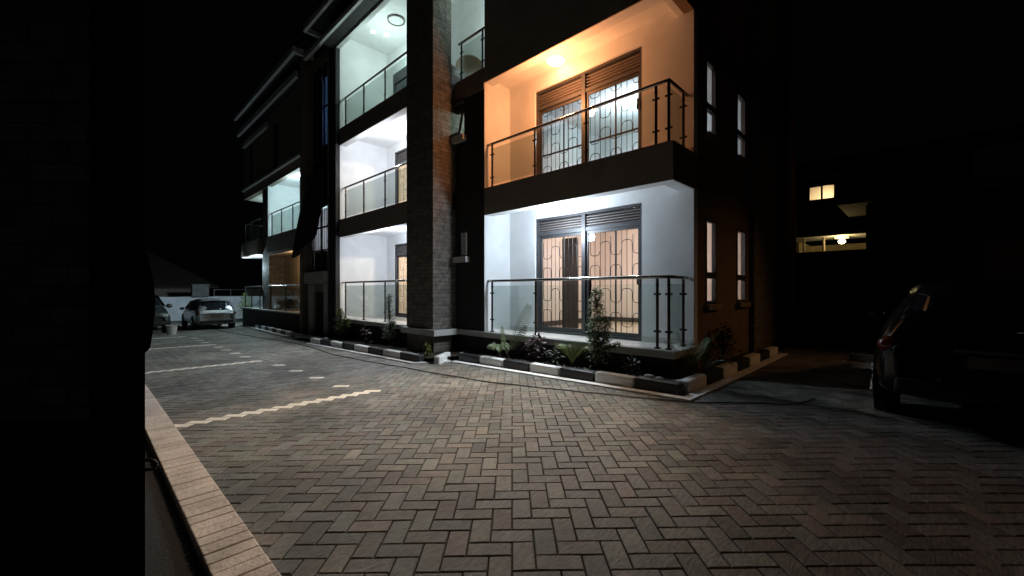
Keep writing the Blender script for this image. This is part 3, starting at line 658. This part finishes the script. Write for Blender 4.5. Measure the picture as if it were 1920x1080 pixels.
# ------------------------------------------------------------ plants
def leaf(mb, p, d, L, w, droop=.25):
    d = d.normalized(); s = d.cross(Vector((0, 0, 1)))
    s = s.normalized() if s.length > .01 else Vector((1, 0, 0)); s = (s + Vector((0, 0, random.uniform(-.5, .5)))).normalized()
    m1 = p + d * L * .5 + Vector((0, 0, -droop * L * .2)); e = p + d * L + Vector((0, 0, -droop * L))
    mb.quad(p, m1 + s * w / 2, e, m1 - s * w / 2)
def frond(q, base, dirv, L, rise, droop, nl=22, lw=.012, ll=.2, roll=0.0):
    dirv = Vector(dirv).normalized(); pts = []
    for i in range(nl + 1):
        t = i / nl; pts.append(base + dirv * L * t * (1 - .15 * t) + Vector((0, 0, rise * t - droop * t * t)))
    q.tube(pts, [.007 * (1 - .8 * i / nl) + .001 for i in range(nl + 1)], 5, False)
    side = dirv.cross(Vector((0, 0, 1))).normalized(); side = (side * math.cos(roll) + Vector((-dirv.x * .3, -dirv.y * .3, 1)).normalized() * math.sin(roll)).normalized()
    for i in range(3, nl + 1):
        t = i / nl; tan = (pts[i] - pts[i - 1]).normalized(); l = ll * math.sin(math.pi * (.12 + .8 * t)) ** .7
        for sg in (-1, 1):
            d = (tan * .75 + side * sg * .75 + Vector((0, 0, .12))).normalized()
            a = pts[i]; b = a + d * l * .55; c = a + d * l + Vector((0, 0, -.3 * l))
            u = tan * lw
            q.quad(a - u * .5, a + u * .5, b + u * .5, b - u * .5); q.quad(b - u * .5, b + u * .5, c)
def palm(loc, label, m, fr, roll=None, nl=13, lw=.008, group='young palms in the planting bed'):
    o = empty('young_palm', loc, label, 'palm', group)
    MB().tube([(0, 0, -.05), (.01, 0, .06)], [.035, .028], 8).build('trunk', 'bark', o)
    q = MB()
    for (az, L, rise, droop, ll) in fr:
        frond(q, Vector((0, 0, .05)), (math.cos(R(az)), math.sin(R(az)), 0), L, rise, droop, nl, lw, ll, roll if roll is not None else random.uniform(-.7, .7))
    q.build('crown', m, o); return o
palm((-5.45, 5.42, .03), 'grey green palm frond arching up in front of the left end of the ground balcony', 'palm', [(0, .62, 1.20, .30, .22), (15, .44, .62, .1, .16), (170, .16, .55, .05, .10)], 1.0, 22, .014)
palm((-5.55, 5.33, .03), 'small pale fan of palm leaves below the balcony ledge, left of the dark red plant', 'palm', [(a, .24, .46, .34, .13) for a in range(-170, 180, 30)])
palm((-3.95, 5.40, .03), 'yellow green spreading palm in the bed left of the tall bushy shrub', 'leafy', [(a + random.uniform(-9, 9), .30, .58, .30, .13) for a in range(-180, 180, 26)])
palm((-2.30, 5.95, .04), 'bright green palm rising past the right corner of the ledge', 'leafy', [(a + random.uniform(-12, 12), random.uniform(.26, .42), random.uniform(.55, .8), .25, .17) for a in range(-170, 180, 38)])
palm((-2.26, 6.35, .04), 'dark drooping palm behind the bright palm at the side wall', 'leafd', [(a, .55, .55, .42, .2) for a in (-100, -60, -20, 30, 80, 130)])
def shrub(loc, label, m, stems, leafsize=.03, name='leafy_shrub', group='shrubs in the planting bed', nleaf=60):
    o = empty(name, loc, label, 'shrub', group); st = MB(); q = MB()
    for (pts, spread, n) in stems:
        pts = [Vector(p) for p in pts]; st.tube(pts, [.010 * (1 - .6 * i / (len(pts) - 1)) for i in range(len(pts))], 6)
        for k in range(n):
            t = random.random() ** .8 * (len(pts) - 1.001); i = int(t); p = pts[i].lerp(pts[i + 1], t - i)
            if i == 0 and t < .35: continue
            d = Vector((random.gauss(0, 1), random.gauss(0, 1), random.gauss(.35, .6))).normalized(); s_ = spread * (1 - .65 * t / (len(pts) - 1)) * random.uniform(.1, 1)
            tip = p + d * s_
            if k % 4 == 0: st.tube([p, tip], .0018, 4, False)
            leaf(q, tip, (d + Vector((random.gauss(0, .5), random.gauss(0, .5), random.gauss(.1, .4)))), leafsize * random.uniform(.7, 1.3), leafsize * .5)
    st.build('stem', 'bark', o); q.build('foliage', m, o); return o
shrub((-3.48, 5.42, .03), 'tall bushy green shrub standing in front of the ground floor balcony doors', 'leaf',
      [([(0, 0, 0), (.02, 0, .35), (.0, 0, .62), (-.03, 0, .95), (-.02, 0, 1.22)], .25, 1500), ([(0, 0, .25), (.10, .02, .5), (.14, 0, .78)], .18, 500), ([(0, 0, .3), (-.10, .02, .5), (-.13, 0, .72)], .17, 420), ([(0, 0, .28), (.22, 0, .40), (.36, 0, .44)], .07, 130)], .048)
shrub((-9.0, 5.02, -.10), 'slim upright shrub before the left balcony railing, beside the stone pillar', 'leaf',
      [([(0, 0, 0), (.01, 0, .4), (0, 0, .8), (.0, 0, 1.25)], .18, 1000), ([(0, 0, .3), (.12, 0, .5), (.2, 0, .62)], .12, 220)], .05)
shrub((-11.9, 5.08, -.16), 'yellow green leafy shrub at the left end of the left balcony ledge', 'leafy', [([(0, 0, 0), (.05, 0, .35), (.0, 0, .82)], .26, 420), ([(0, 0, .2), (.3, 0, .45), (.5, 0, .58)], .16, 200)], .09)
shrub((-6.98, 4.72, -.08), 'low variegated shrub on the kerb corner at the foot of the pillar', 'leafy', [([(0, 0, 0), (.0, 0, .12), (.0, 0, .27)], .12, 160)], .06)
shrub((-4.72, 5.42, .03), 'dark reddish leaved plant in the bed under the ledge, right of the pale palm fan', 'croton', [([(0, 0, 0), (.02, 0, .2), (.05, 0, .42)], .20, 110), ([(0, 0, 0), (-.1, 0, .2), (-.16, 0, .3)], .15, 70)], .11)
shrub((-4.35, 5.38, .03), 'low dark plant between the dark red plant and yellow green palm', 'leafd', [([(0, 0, 0), (.02, 0, .1), (.05, 0, .22)], .18, 90)], .09)
shrub((-10.1, 4.95, -.14), 'sparse dark plant with a few pink leaves in the left bed', 'croton', [([(0, 0, 0), (.02, 0, .25), (-.15, 0, .5)], .14, 45), ([(0, 0, .1), (.15, 0, .3), (.22, 0, .42)], .1, 25)], .10)
shrub((-2.95, 5.40, .03), 'low dark plant under the right end of the ledge', 'leafd', [([(0, 0, 0), (.02, 0, .1), (.05, 0, .25)], .2, 120)], .07)
shrub((-2.28, 7.1, .03), 'dark shrub against the side wall below the first narrow window', 'leafd', [([(0, 0, 0), (.02, 0, .3), (.05, 0, .6)], .3, 300)], .10)
shrub((-17.9, 5.62, .43), 'dark plant standing on the far terrace behind the glass rail', 'leafd', [([(0, 0, 0), (0, 0, .3), (0, 0, .7)], .25, 240)], .12)
shrub((-27.0, 6.2, -.55), 'green bush at the far end beside the white perimeter wall', 'leaf', [([(0, 0, 0), (0, 0, .8), (.1, 0, 1.5)], .6, 500), ([(0, 0, .3), (.5, 0, .8), (.8, 0, 1.1)], .4, 240)], .14)
for n, (x, y, r, lab) in enumerate(((-2.62, 5.33, .065, 'grey boulder behind the last black kerb stone, left of two'), (-2.46, 5.30, .055, 'small grey boulder behind the last black kerb stone, right of two'), (-2.20, 5.33, .05, 'flat grey stone beside the white corner kerb stone'), (-4.6, 5.27, .045, 'small pale stone behind the kerb under the dark red plant'), (-3.6, 5.27, .04, 'small round stone behind the kerb below the tall shrub'), (-3.2, 5.28, .035, 'little pale stone in the bed right of the tall shrub'), (-6.5, 5.2, .05, 'pale stone at the inner corner of the kerb by the pillar'), (-12.0, 4.72, .07, 'pale round stone at the far end of the left bed'))):
    o = MB().ico((0, 0, 0), r, 2, (1.3, 1, .75), .07).build('garden_rock', 'rock', smooth=True); o.location = (x, y, gz(x) + .10 + r * .4); o.rotation_euler = (0, 0, n * 1.3); tag(o, lab, 'rock', 'rocks in the planting beds')
q = MB()
for i in range(500):
    x = random.uniform(-6.4, -2.15); y = random.uniform(5.22, 5.6)
    q.ico((x, y, gz(x) + .085), random.uniform(.008, .022), 1, (1.2, 1, .7), .1)
o = q.build('gravel', 'rock'); o['kind'] = 'stuff'; tag(o, 'loose pale gravel scattered on the soil behind the kerb', 'gravel')

# ------------------------------------------------------------ cable on the paving
pts = [(-21.8, 3.85), (-17.5, 3.9), (-12.5, 4.12), (-9.2, 3.85), (-6.56, 3.95), (-4.65, 4.07), (-3.54, 4.33), (-2.85, 4.53), (-1.9, 4.83), (-1.4, 5.2), (-1.0, 5.5), (-.86, 5.95)]
cp = []
for i in range(len(pts) - 1):
    p0, p1, p2, p3 = [Vector(pts[max(0, min(len(pts) - 1, i + k))]) for k in (-1, 0, 1, 2)]
    for k in range(8):
        t = k / 8; p = .5 * ((2 * p1) + (p2 - p0) * t + (2 * p0 - 5 * p1 + 4 * p2 - p3) * t * t + (3 * p1 - p0 - 3 * p2 + p3) * t ** 3)
        cp.append((p.x, p.y + .012 * math.sin(i * 2 + k), gz(p.x) + .012))
o = MB().tube(cp, .008, 8).build('cable', 'cable', smooth=True); tag(o, 'black cable snaking across the paving in front of the kerb', 'cable')

# ------------------------------------------------------------ cars
def car(name, loc, rz, label, paint, sc=(1, 1, 1), parts=True, tall=False):
    """car heads along +x of its own frame; rear at x=-2.1"""
    o = empty(name, loc, label, 'car', rz=rz)
    # stations: x, floor z, belt z, roof z, half width low, half width belt, half width roof
    T = [(-2.12, .42, .80, .82, .70, .72, .68), (-2.08, .30, .88, .95, .80, .80, .70), (-1.95, .26, .93, 1.18, .86, .84, .66), (-1.62, .24, .95, 1.46, .88, .86, .60), (-1.1, .24, .95, 1.53, .89, .87, .60), (-.3, .24, .94, 1.55, .89, .87, .60), (.35, .24, .93, 1.50, .89, .87, .59), (.80, .24, .92, 1.28, .89, .87, .62), (1.12, .24, .93, .97, .89, .86, .72), (1.6, .26, .88, .90, .87, .82, .66), (2.0, .30, .76, .78, .80, .74, .58), (2.14, .42, .64, .66, .66, .62, .50)]
    def sec(t):
        x, zf, zb, zr, wl, wb, wr = t
        h = [(wl * .90, zf), (wl, zf + .10), (wl * 1.0, (zf + zb) / 2), (wb, zb), (wr + (wb - wr) * .08, zb + (zr - zb) * .86), (wr * .80, zr - .012), (0, zr + .008)]
        return [(x, -a, z) for a, z in h] + [(x, a, z) for a, z in reversed(h[:-1])]
    q = MB(); n = 13
    for t in T: q.v += sec(t)
    for i in range(len(T) - 1):
        for j in range(n - 1): q.f.append((i * n + j, i * n + j + 1, (i + 1) * n + j + 1, (i + 1) * n + j))
        q.f.append((i * n + n - 1, i * n, (i + 1) * n, (i + 1) * n + n - 1))
    q.f.append(tuple(range(n))); q.f.append(tuple(reversed(range((len(T) - 1) * n, len(T) * n))))
    body = q.build('body', paint, o, smooth=True)
    sm = body.modifiers.new('subdivision', 'SUBSURF'); sm.levels = 2; sm.render_levels = 2
    def L3(a, b, u): return tuple(a[k] + (b[k] - a[k]) * u for k in range(3))
    # rear window and windscreen as curved panels just proud of the body
    def screen(p, name):  # p: 4 corners bl, br, tr, tl
        g = MB(); N = 8
        for j in range(N + 1):
            for i in range(N + 1):
                a = L3(p[0], p[1], i / N); b = L3(p[3], p[2], i / N); c = L3(a, b, j / N); bow = .05 * (1 - (2 * i / N - 1) ** 2)
                g.v.append((c[0] + (bow if p[0][0] > 0 else -bow), c[1], c[2]))
        for j in range(N):
            for i in range(N): g.f.append((j * (N + 1) + i, j * (N + 1) + i + 1, (j + 1) * (N + 1) + i + 1, (j + 1) * (N + 1) + i))
        w = g.build(name, 'darkpane', o, smooth=True); s_ = w.modifiers.new('solid', 'SOLIDIFY'); s_.thickness = .015
    screen([(-2.02, -.64, .98), (-2.02, .64, .98), (-1.74, .55, 1.37), (-1.74, -.55, 1.37)], 'rear_window')
    screen([(1.15, -.70, .96), (1.15, .70, .96), (.55, .55, 1.44), (.55, -.55, 1.44)], 'windscreen')
    for sg in (-1, 1):
        for (xa, xb, xc, xd) in ((-1.60, -.72, -.70, -1.38), (-.66, .20, .16, -.64), (.26, .92, .42, .22)):
            g = MB(); y0, y1 = sg * .872, sg * .685
            g.quad((xa, y0, .985), (xb, y0, .985), (xc, y1, 1.40), (xd, y1, 1.40)); g.quad((xa, y0 - sg * .03, .985), (xb, y0 - sg * .03, .985), (xc, y1 - sg * .03, 1.40), (xd, y1 - sg * .03, 1.40)); g.build('side_window', 'darkpane', o)
        MB().ico((.72, sg * 1.0, 1.0), .11, 2, (.7, 1, .75)).build('side_mirror', paint, o, smooth=True)
        MB().ico((-2.02, sg * .70, .82), .16, 2, (.55, .95, .72)).build('taillight', 'taillight', o, smooth=True)
        MB().ico((1.98, sg * .60, .68), .17, 2, (.8, 1.1, .55)).build('headlight', 'headlamp', o, smooth=True)
        for wx in (-1.32, 1.32):
            c = MB().tube([(wx, sg * .70, .32), (wx, sg * .90, .32)], .32, 28); ty = c.build('wheel', 'rubber', o, bevel=.03)
            rm = MB().tube([(wx, sg * .895, .32), (wx, sg * .912, .32)], [.20, .18], 24)
            for a in range(5): rm.tube([(wx, sg * .915, .32), (wx + .19 * math.cos(a * 1.257), sg * .915, .32 + .19 * math.sin(a * 1.257))], .022, 6)
            rim = rm.build('rim', 'steel', ty)
            MB().tube([(wx, sg * .80, .33), (wx, sg * .894, .33)], .37, 28).build('wheel_arch', 'rubber', o)
    MB().box(-2.17, -2.06, -.72, .72, .36, .50).build('rear_bumper', 'rubber', o, bevel=.03)
    MB().box(2.06, 2.19, -.62, .62, .34, .48).build('front_bumper', 'steeldark', o, bevel=.03)
    MB().box(2.05, 2.17, -.42, .42, .54, .66).build('grille', 'steeldark', o)
    MB().box(-2.165, -2.12, -.26, .26, .66, .77).build('number_plate', 'louvre', o)
    MB().box(-2.155, -2.10, -.34, .34, .80, .83).build('chrome_strip', 'steel', o)
    MB().box(-1.86, -1.60, -.55, .55, 1.46, 1.49).build('spoiler', paint, o, bevel=.01)
    MB().box(-1.872, -1.862, -.18, .18, 1.462, 1.482).build('brake_light', 'taillight', o)
    o.scale = sc; return o
M['taillight'] = mat('red_lens', (.09, .006, .006), .12); M['headlamp'] = mat('clear_lens', (.6, .65, .65), .08, metal=.6)
silver = mat('silver_paint', (.40, .41, .42), .28, metal=.55); blackp = mat('black_car_paint', (.012, .012, .013), .15); greyp = mat('dark_grey_paint', (.10, .11, .11), .2, metal=.5)
car('silver_car', (-23.9, 3.95, gz(-23.9)), R(180), 'silver hatchback parked with its rear to the viewer before the white wall', silver, (.95, .86, .90))
car('dark_car', (-22.6, 1.3, gz(-22.6)), R(4), 'dark car facing the viewer, half hidden behind the black gate, with shiny headlights', greyp, (.95, 1.0, 1.08))
car('black_car', (.55, 7.35, 0), R(90), 'black car parked at the right edge with its tail to the viewer', blackp, (1.0, 1.0, .90))

# bucket
o = empty('bucket', (-19.95, 2.2, gz(-19.95)), 'white plastic bucket standing on the paving beside the dark car', 'bucket')
q = MB(); n = 24
for (r, z) in ((.13, 0), (.17, .34), (.18, .34), (.18, .36), (.165, .36), (.125, .02)):
    for i in range(n): q.v.append((r * math.cos(2 * math.pi * i / n), r * math.sin(2 * math.pi * i / n), z))
for k in range(5):
    for i in range(n): q.f.append((k * n + i, k * n + (i + 1) % n, (k + 1) * n + (i + 1) % n, (k + 1) * n + i))
q.f.append(tuple(5 * n + i for i in range(n))); q.f.append(tuple(reversed(range(n))))
q.build('body', 'plastic', o, smooth=False); MB().tube([(.18 * math.cos(t * math.pi / 10), -.02 - .16 * math.sin(t * math.pi / 10), .33 - .1 * math.sin(t * math.pi / 10)) for t in range(11)], .005, 6).build('handle', 'steeldark', o)

# ------------------------------------------------------------ far left: perimeter wall, neighbour
o = MB().box(-34.3, -34.1, -6, 12, -.9, .85).build('perimeter_wall', 'perim'); tag(o, 'white painted perimeter wall behind the parked cars on the left', 'wall')
o = empty('wall_pier', (-33.9, 5.2, .85), 'grey square pier standing on top of the white perimeter wall', 'pier'); MB().box(-.25, .25, -.45, .45, 0, .75).build('block', 'concrete', o, bevel=.03); MB().box(-.3, .3, -.5, .5, .75, .82).build('cap', 'concrete', o)
H = empty('neighbour_house', (-46, 3, -.8), 'unlit house with a low brown hipped roof beyond the white perimeter wall', 'house')
MB().box(-5, 4, -7, 4.0, 0, 2.4).build('wall', 'dark', H); q = MB()
q.quad((4.6, -7.6, 2.4), (4.6, 4.6, 2.4), (.5, 0, 5.6), (.5, -3.5, 5.6)); q.quad((4.6, 4.6, 2.4), (-5.6, 4.6, 2.4), (-1, 0, 5.6), (.5, 0, 5.6)); q.box(4.5, 4.65, -7.6, 4.6, 2.25, 2.398)
q.build('roof', mat('brown_roof', (.05, .036, .03), .8), H)
o = MB().box(-34.25, -34.2, 6.0, 11, .85, .9).box(-34.25, -34.2, 6.0, 11, 1.30, 1.34)
for i in range(6): o.box(-34.25, -34.2, 6.0 + i * .95, 6.05 + i * .95, .9, 1.3)
o = o.build('wall_rail', 'steeldark'); tag(o, 'dark metal rail on top of the white perimeter wall', 'railing')

# ------------------------------------------------------------ right: boundary wall, neighbour building with lit window
o = empty('boundary_wall', (0, 13.5, 0), 'brown rendered boundary wall across the dark end of the yard', 'wall')
MB().box(-3.6, 14, 0, .2, -.3, 2.20).build('wall', 'brown', o); MB().box(-3.6, 14, -.04, .24, 2.20, 2.28).build('coping', 'brown', o)
N = empty('neighbour_building', (0, 20, 0), 'dark two storey neighbour building with one lit upper window and a lit carport', 'building')
dk = mat('neighbour_wall', (.055, .052, .042), .9, var=.2, scale=20)
MB().wall('x', 0, .2, -9, 1.2, 3.25, 5.9, [(-3.16, -2.30, 4.78, 5.38)]).box(-9, -3.5, 0, .2, 0, 3.25).box(-1.3, 1.2, .0, .2, 0, 3.25).build('wall', dk, N)
MB().box(-3.5, -1.3, 2.2, 2.3, 0, 3.2).box(-3.5, -3.4, 0.2, 2.2, 0, 3.2).box(-1.4, -1.3, .21, 2.2, 0, 3.2).build('carport_wall', mat('yellow_wall', (.6, .5, .28), .8, var=.15), N)
w = MB().box(-3.16, -2.30, .04, .1, 4.78, 4.83).box(-3.16, -2.30, .04, .1, 5.33, 5.38).box(-2.76, -2.70, .04, .1, 4.83, 5.33).box(-3.16, -3.11, .04, .1, 4.83, 5.33).box(-2.35, -2.30, .04, .1, 4.83, 5.33).build('window', 'frame', N)
MB().box(-3.11, -2.35, .06, .065, 4.83, 5.33).build('pane', 'pane', w); MB().box(-3.25, -2.2, -.35, 0, 5.62, 5.66).build('window_hood', 'roof', N)
MB().box(-3.4, -2.0, 2.0, 2.05, 4.3, 5.8).box(-3.45, -3.4, .2, 2.0, 4.3, 5.8).build('room_interior', 'cream', N)
MB().quad((-9.5, -.6, 5.72), (6, -.6, 5.72), (6, 5, 7.6), (-9.5, 5, 7.6)).box(-9.5, 6, -.68, -.6, 5.68, 5.85).build('roof', mat('far_roof', (.1, .1, .1), .8), N)
MB().box(-3.9, .6, -1.6, 0, 3.2, 3.28).build('carport_roof', 'roof', N); 
for x in (-3.1, -2.5): MB().cyl(x, -1.2, 0, 3.2, .04).build('post', 'dark', N)
lm = MB().ico((-2.0, -1.0, 3.02), .11, 2, (1, 1, .8)).build('wall_lamp', emit('warm_bulb', (1, .82, .42), 12), N, smooth=True)
MB().box(-2.2, -1.8, -1.1, -.9, 3.13, 3.198).build('lamp_base', 'roof', N)
rd = mat('dark_roof_metal', (.05, .05, .05), .8)
G = empty('garage_building', (3.2, 15.6, 0), 'dark low outbuilding with a long overhanging roof at the right', 'building')
MB().box(-4.3, 12, 0, 6, 0, 3.7).build('wall', 'black', G); MB().box(-4.9, 12, -.7, 6, 3.72, 3.8).box(-4.9, 12, -.78, -.7, 3.66, 3.92).box(-4.5, 12, -.35, -.3, 3.2, 3.27).build('roof', rd, G)
o = MB().box(-.9, 2.4, 9.6, 9.75, 0, .12).build('low_kerb', 'concrete'); struct(o); o.name = 'kerb'
# table / stool silhouettes on boundary wall
o = empty('water_tank', (-3.0, 14.6, 0), 'small pale tank on a stand showing above the boundary wall', 'tank'); MB().cyl(0, 0, 2.4, 2.75, .22, 18).build('tank', 'concrete', o)
for a in range(4): MB().tube([(.15 * math.cos(a * 1.57 + .7), .15 * math.sin(a * 1.57 + .7), 2.4), (.24 * math.cos(a * 1.57 + .7), .24 * math.sin(a * 1.57 + .7), 0)], .02, 6).build('leg', 'steeldark', o)
o = empty('street_lamp', (5.2, 11.2, 0), 'warm lamp on a slim dark post at the right, outside the picture', 'street lamp')
MB().cyl(0, 0, 0, 5.4, .05).build('post', 'steeldark', o); MB().box(-.2, .2, -.45, .05, 5.30, 5.38).build('lamp_head', emit('sodium', (1, .6, .25), 8), o)

# ------------------------------------------------------------ near left: gate pillar and gate
def cf(u, d): return (ca * u - sa * d, sa * u + ca * d)     # camera-side frame to world, lateral u and distance d
def prism(pl, z0, z1):
    q = MB(); n = len(pl); q.v = [(*p, z0) for p in pl] + [(*p, z1) for p in pl]
    for i in range(n): q.f.append((i, (i + 1) % n, n + (i + 1) % n, n + i))
    q.f.append(tuple(reversed(range(n)))); q.f.append(tuple(range(n, 2 * n))); return q
P_ = empty('gate_pillar', (0, 0, 0), 'large dark stone clad pillar filling the left edge of the picture', 'pillar')
o = prism([cf(-3.2, 1.75), cf(-1.66, 1.75), cf(-1.80, 1.95), cf(-3.2, 1.95)], .70, 4.5).build('shaft', 'stone', P_)
prism([cf(-3.2, 1.72), cf(-1.63, 1.72), cf(-1.80, 1.98), cf(-3.2, 1.98)], -.12, .698).build('base', 'black', P_)
Gt = empty('gate', (0, 0, 0), 'black metal gate leaf standing open edge on beside the stone pillar', 'gate')
prism([cf(-1.22, 1.20), cf(-1.0600, 1.20), cf(-1.115, 1.26), cf(-1.27, 1.26)], -.1, 4.0).build('leaf', 'gate', Gt)
prism([cf(-1.19, 1.17), cf(-1.032, 1.17), cf(-1.0583, 1.199), cf(-1.205, 1.199)], -.1, 4.0).build('stile', 'gate', Gt)
prism([cf(-1.172, 1.16), cf(-1.166, 1.16), cf(-1.166, 1.198), cf(-1.172, 1.198)], 1.64, 1.70).build('latch', 'steel', Gt)
c0 = cf(-1.045, 1.19); MB().tube([(c0[0] + ca * .028 * math.cos(t * math.pi / 10), c0[1] + sa * .028 * math.cos(t * math.pi / 10), .752 + .014 * math.sin(t * math.pi / 10)) for t in range(21)], .005, 8).build('ring_handle', 'steeldark', Gt, smooth=True)
# rounded black vehicle tail peeping out from behind the gate
q = MB(); prof = [(-.10, 2.22), (.06, 2.16), (.17, 1.98), (.25, 1.72), (.30, 1.42), (.32, 1.15), (.31, .9), (.27, .55), (.22, .25), (.12, .15)]
for d in (0, .08, 1.6):
    for (u, z) in prof:
        x, y = cf((u * (1 if d else .97) - 7.17) * (1 + d / 8) - .12 * d, 8.0 + d); q.v.append((x, y, z - .1))
n = len(prof)
for k in (0, 1):
    for i in range(n - 1): q.f.append((k * n + i, k * n + i + 1, (k + 1) * n + i + 1, (k + 1) * n + i))
for (k) in (0, 2):
    x, y = cf(-8.4, 8.0 + (0 if k == 0 else 1.6)); b0 = len(q.v); q.v += [(x, y, 2.12), (x, y, .05)]
    q.f.append(tuple([k * n + i for i in range(n)] + [b0 + 1, b0]))
o = q.build('parked_van', mat('van_paint', (.004, .004, .004), .6, spec=.25)); tag(o, 'rounded side of a black van showing past the edge of the black gate', 'van')
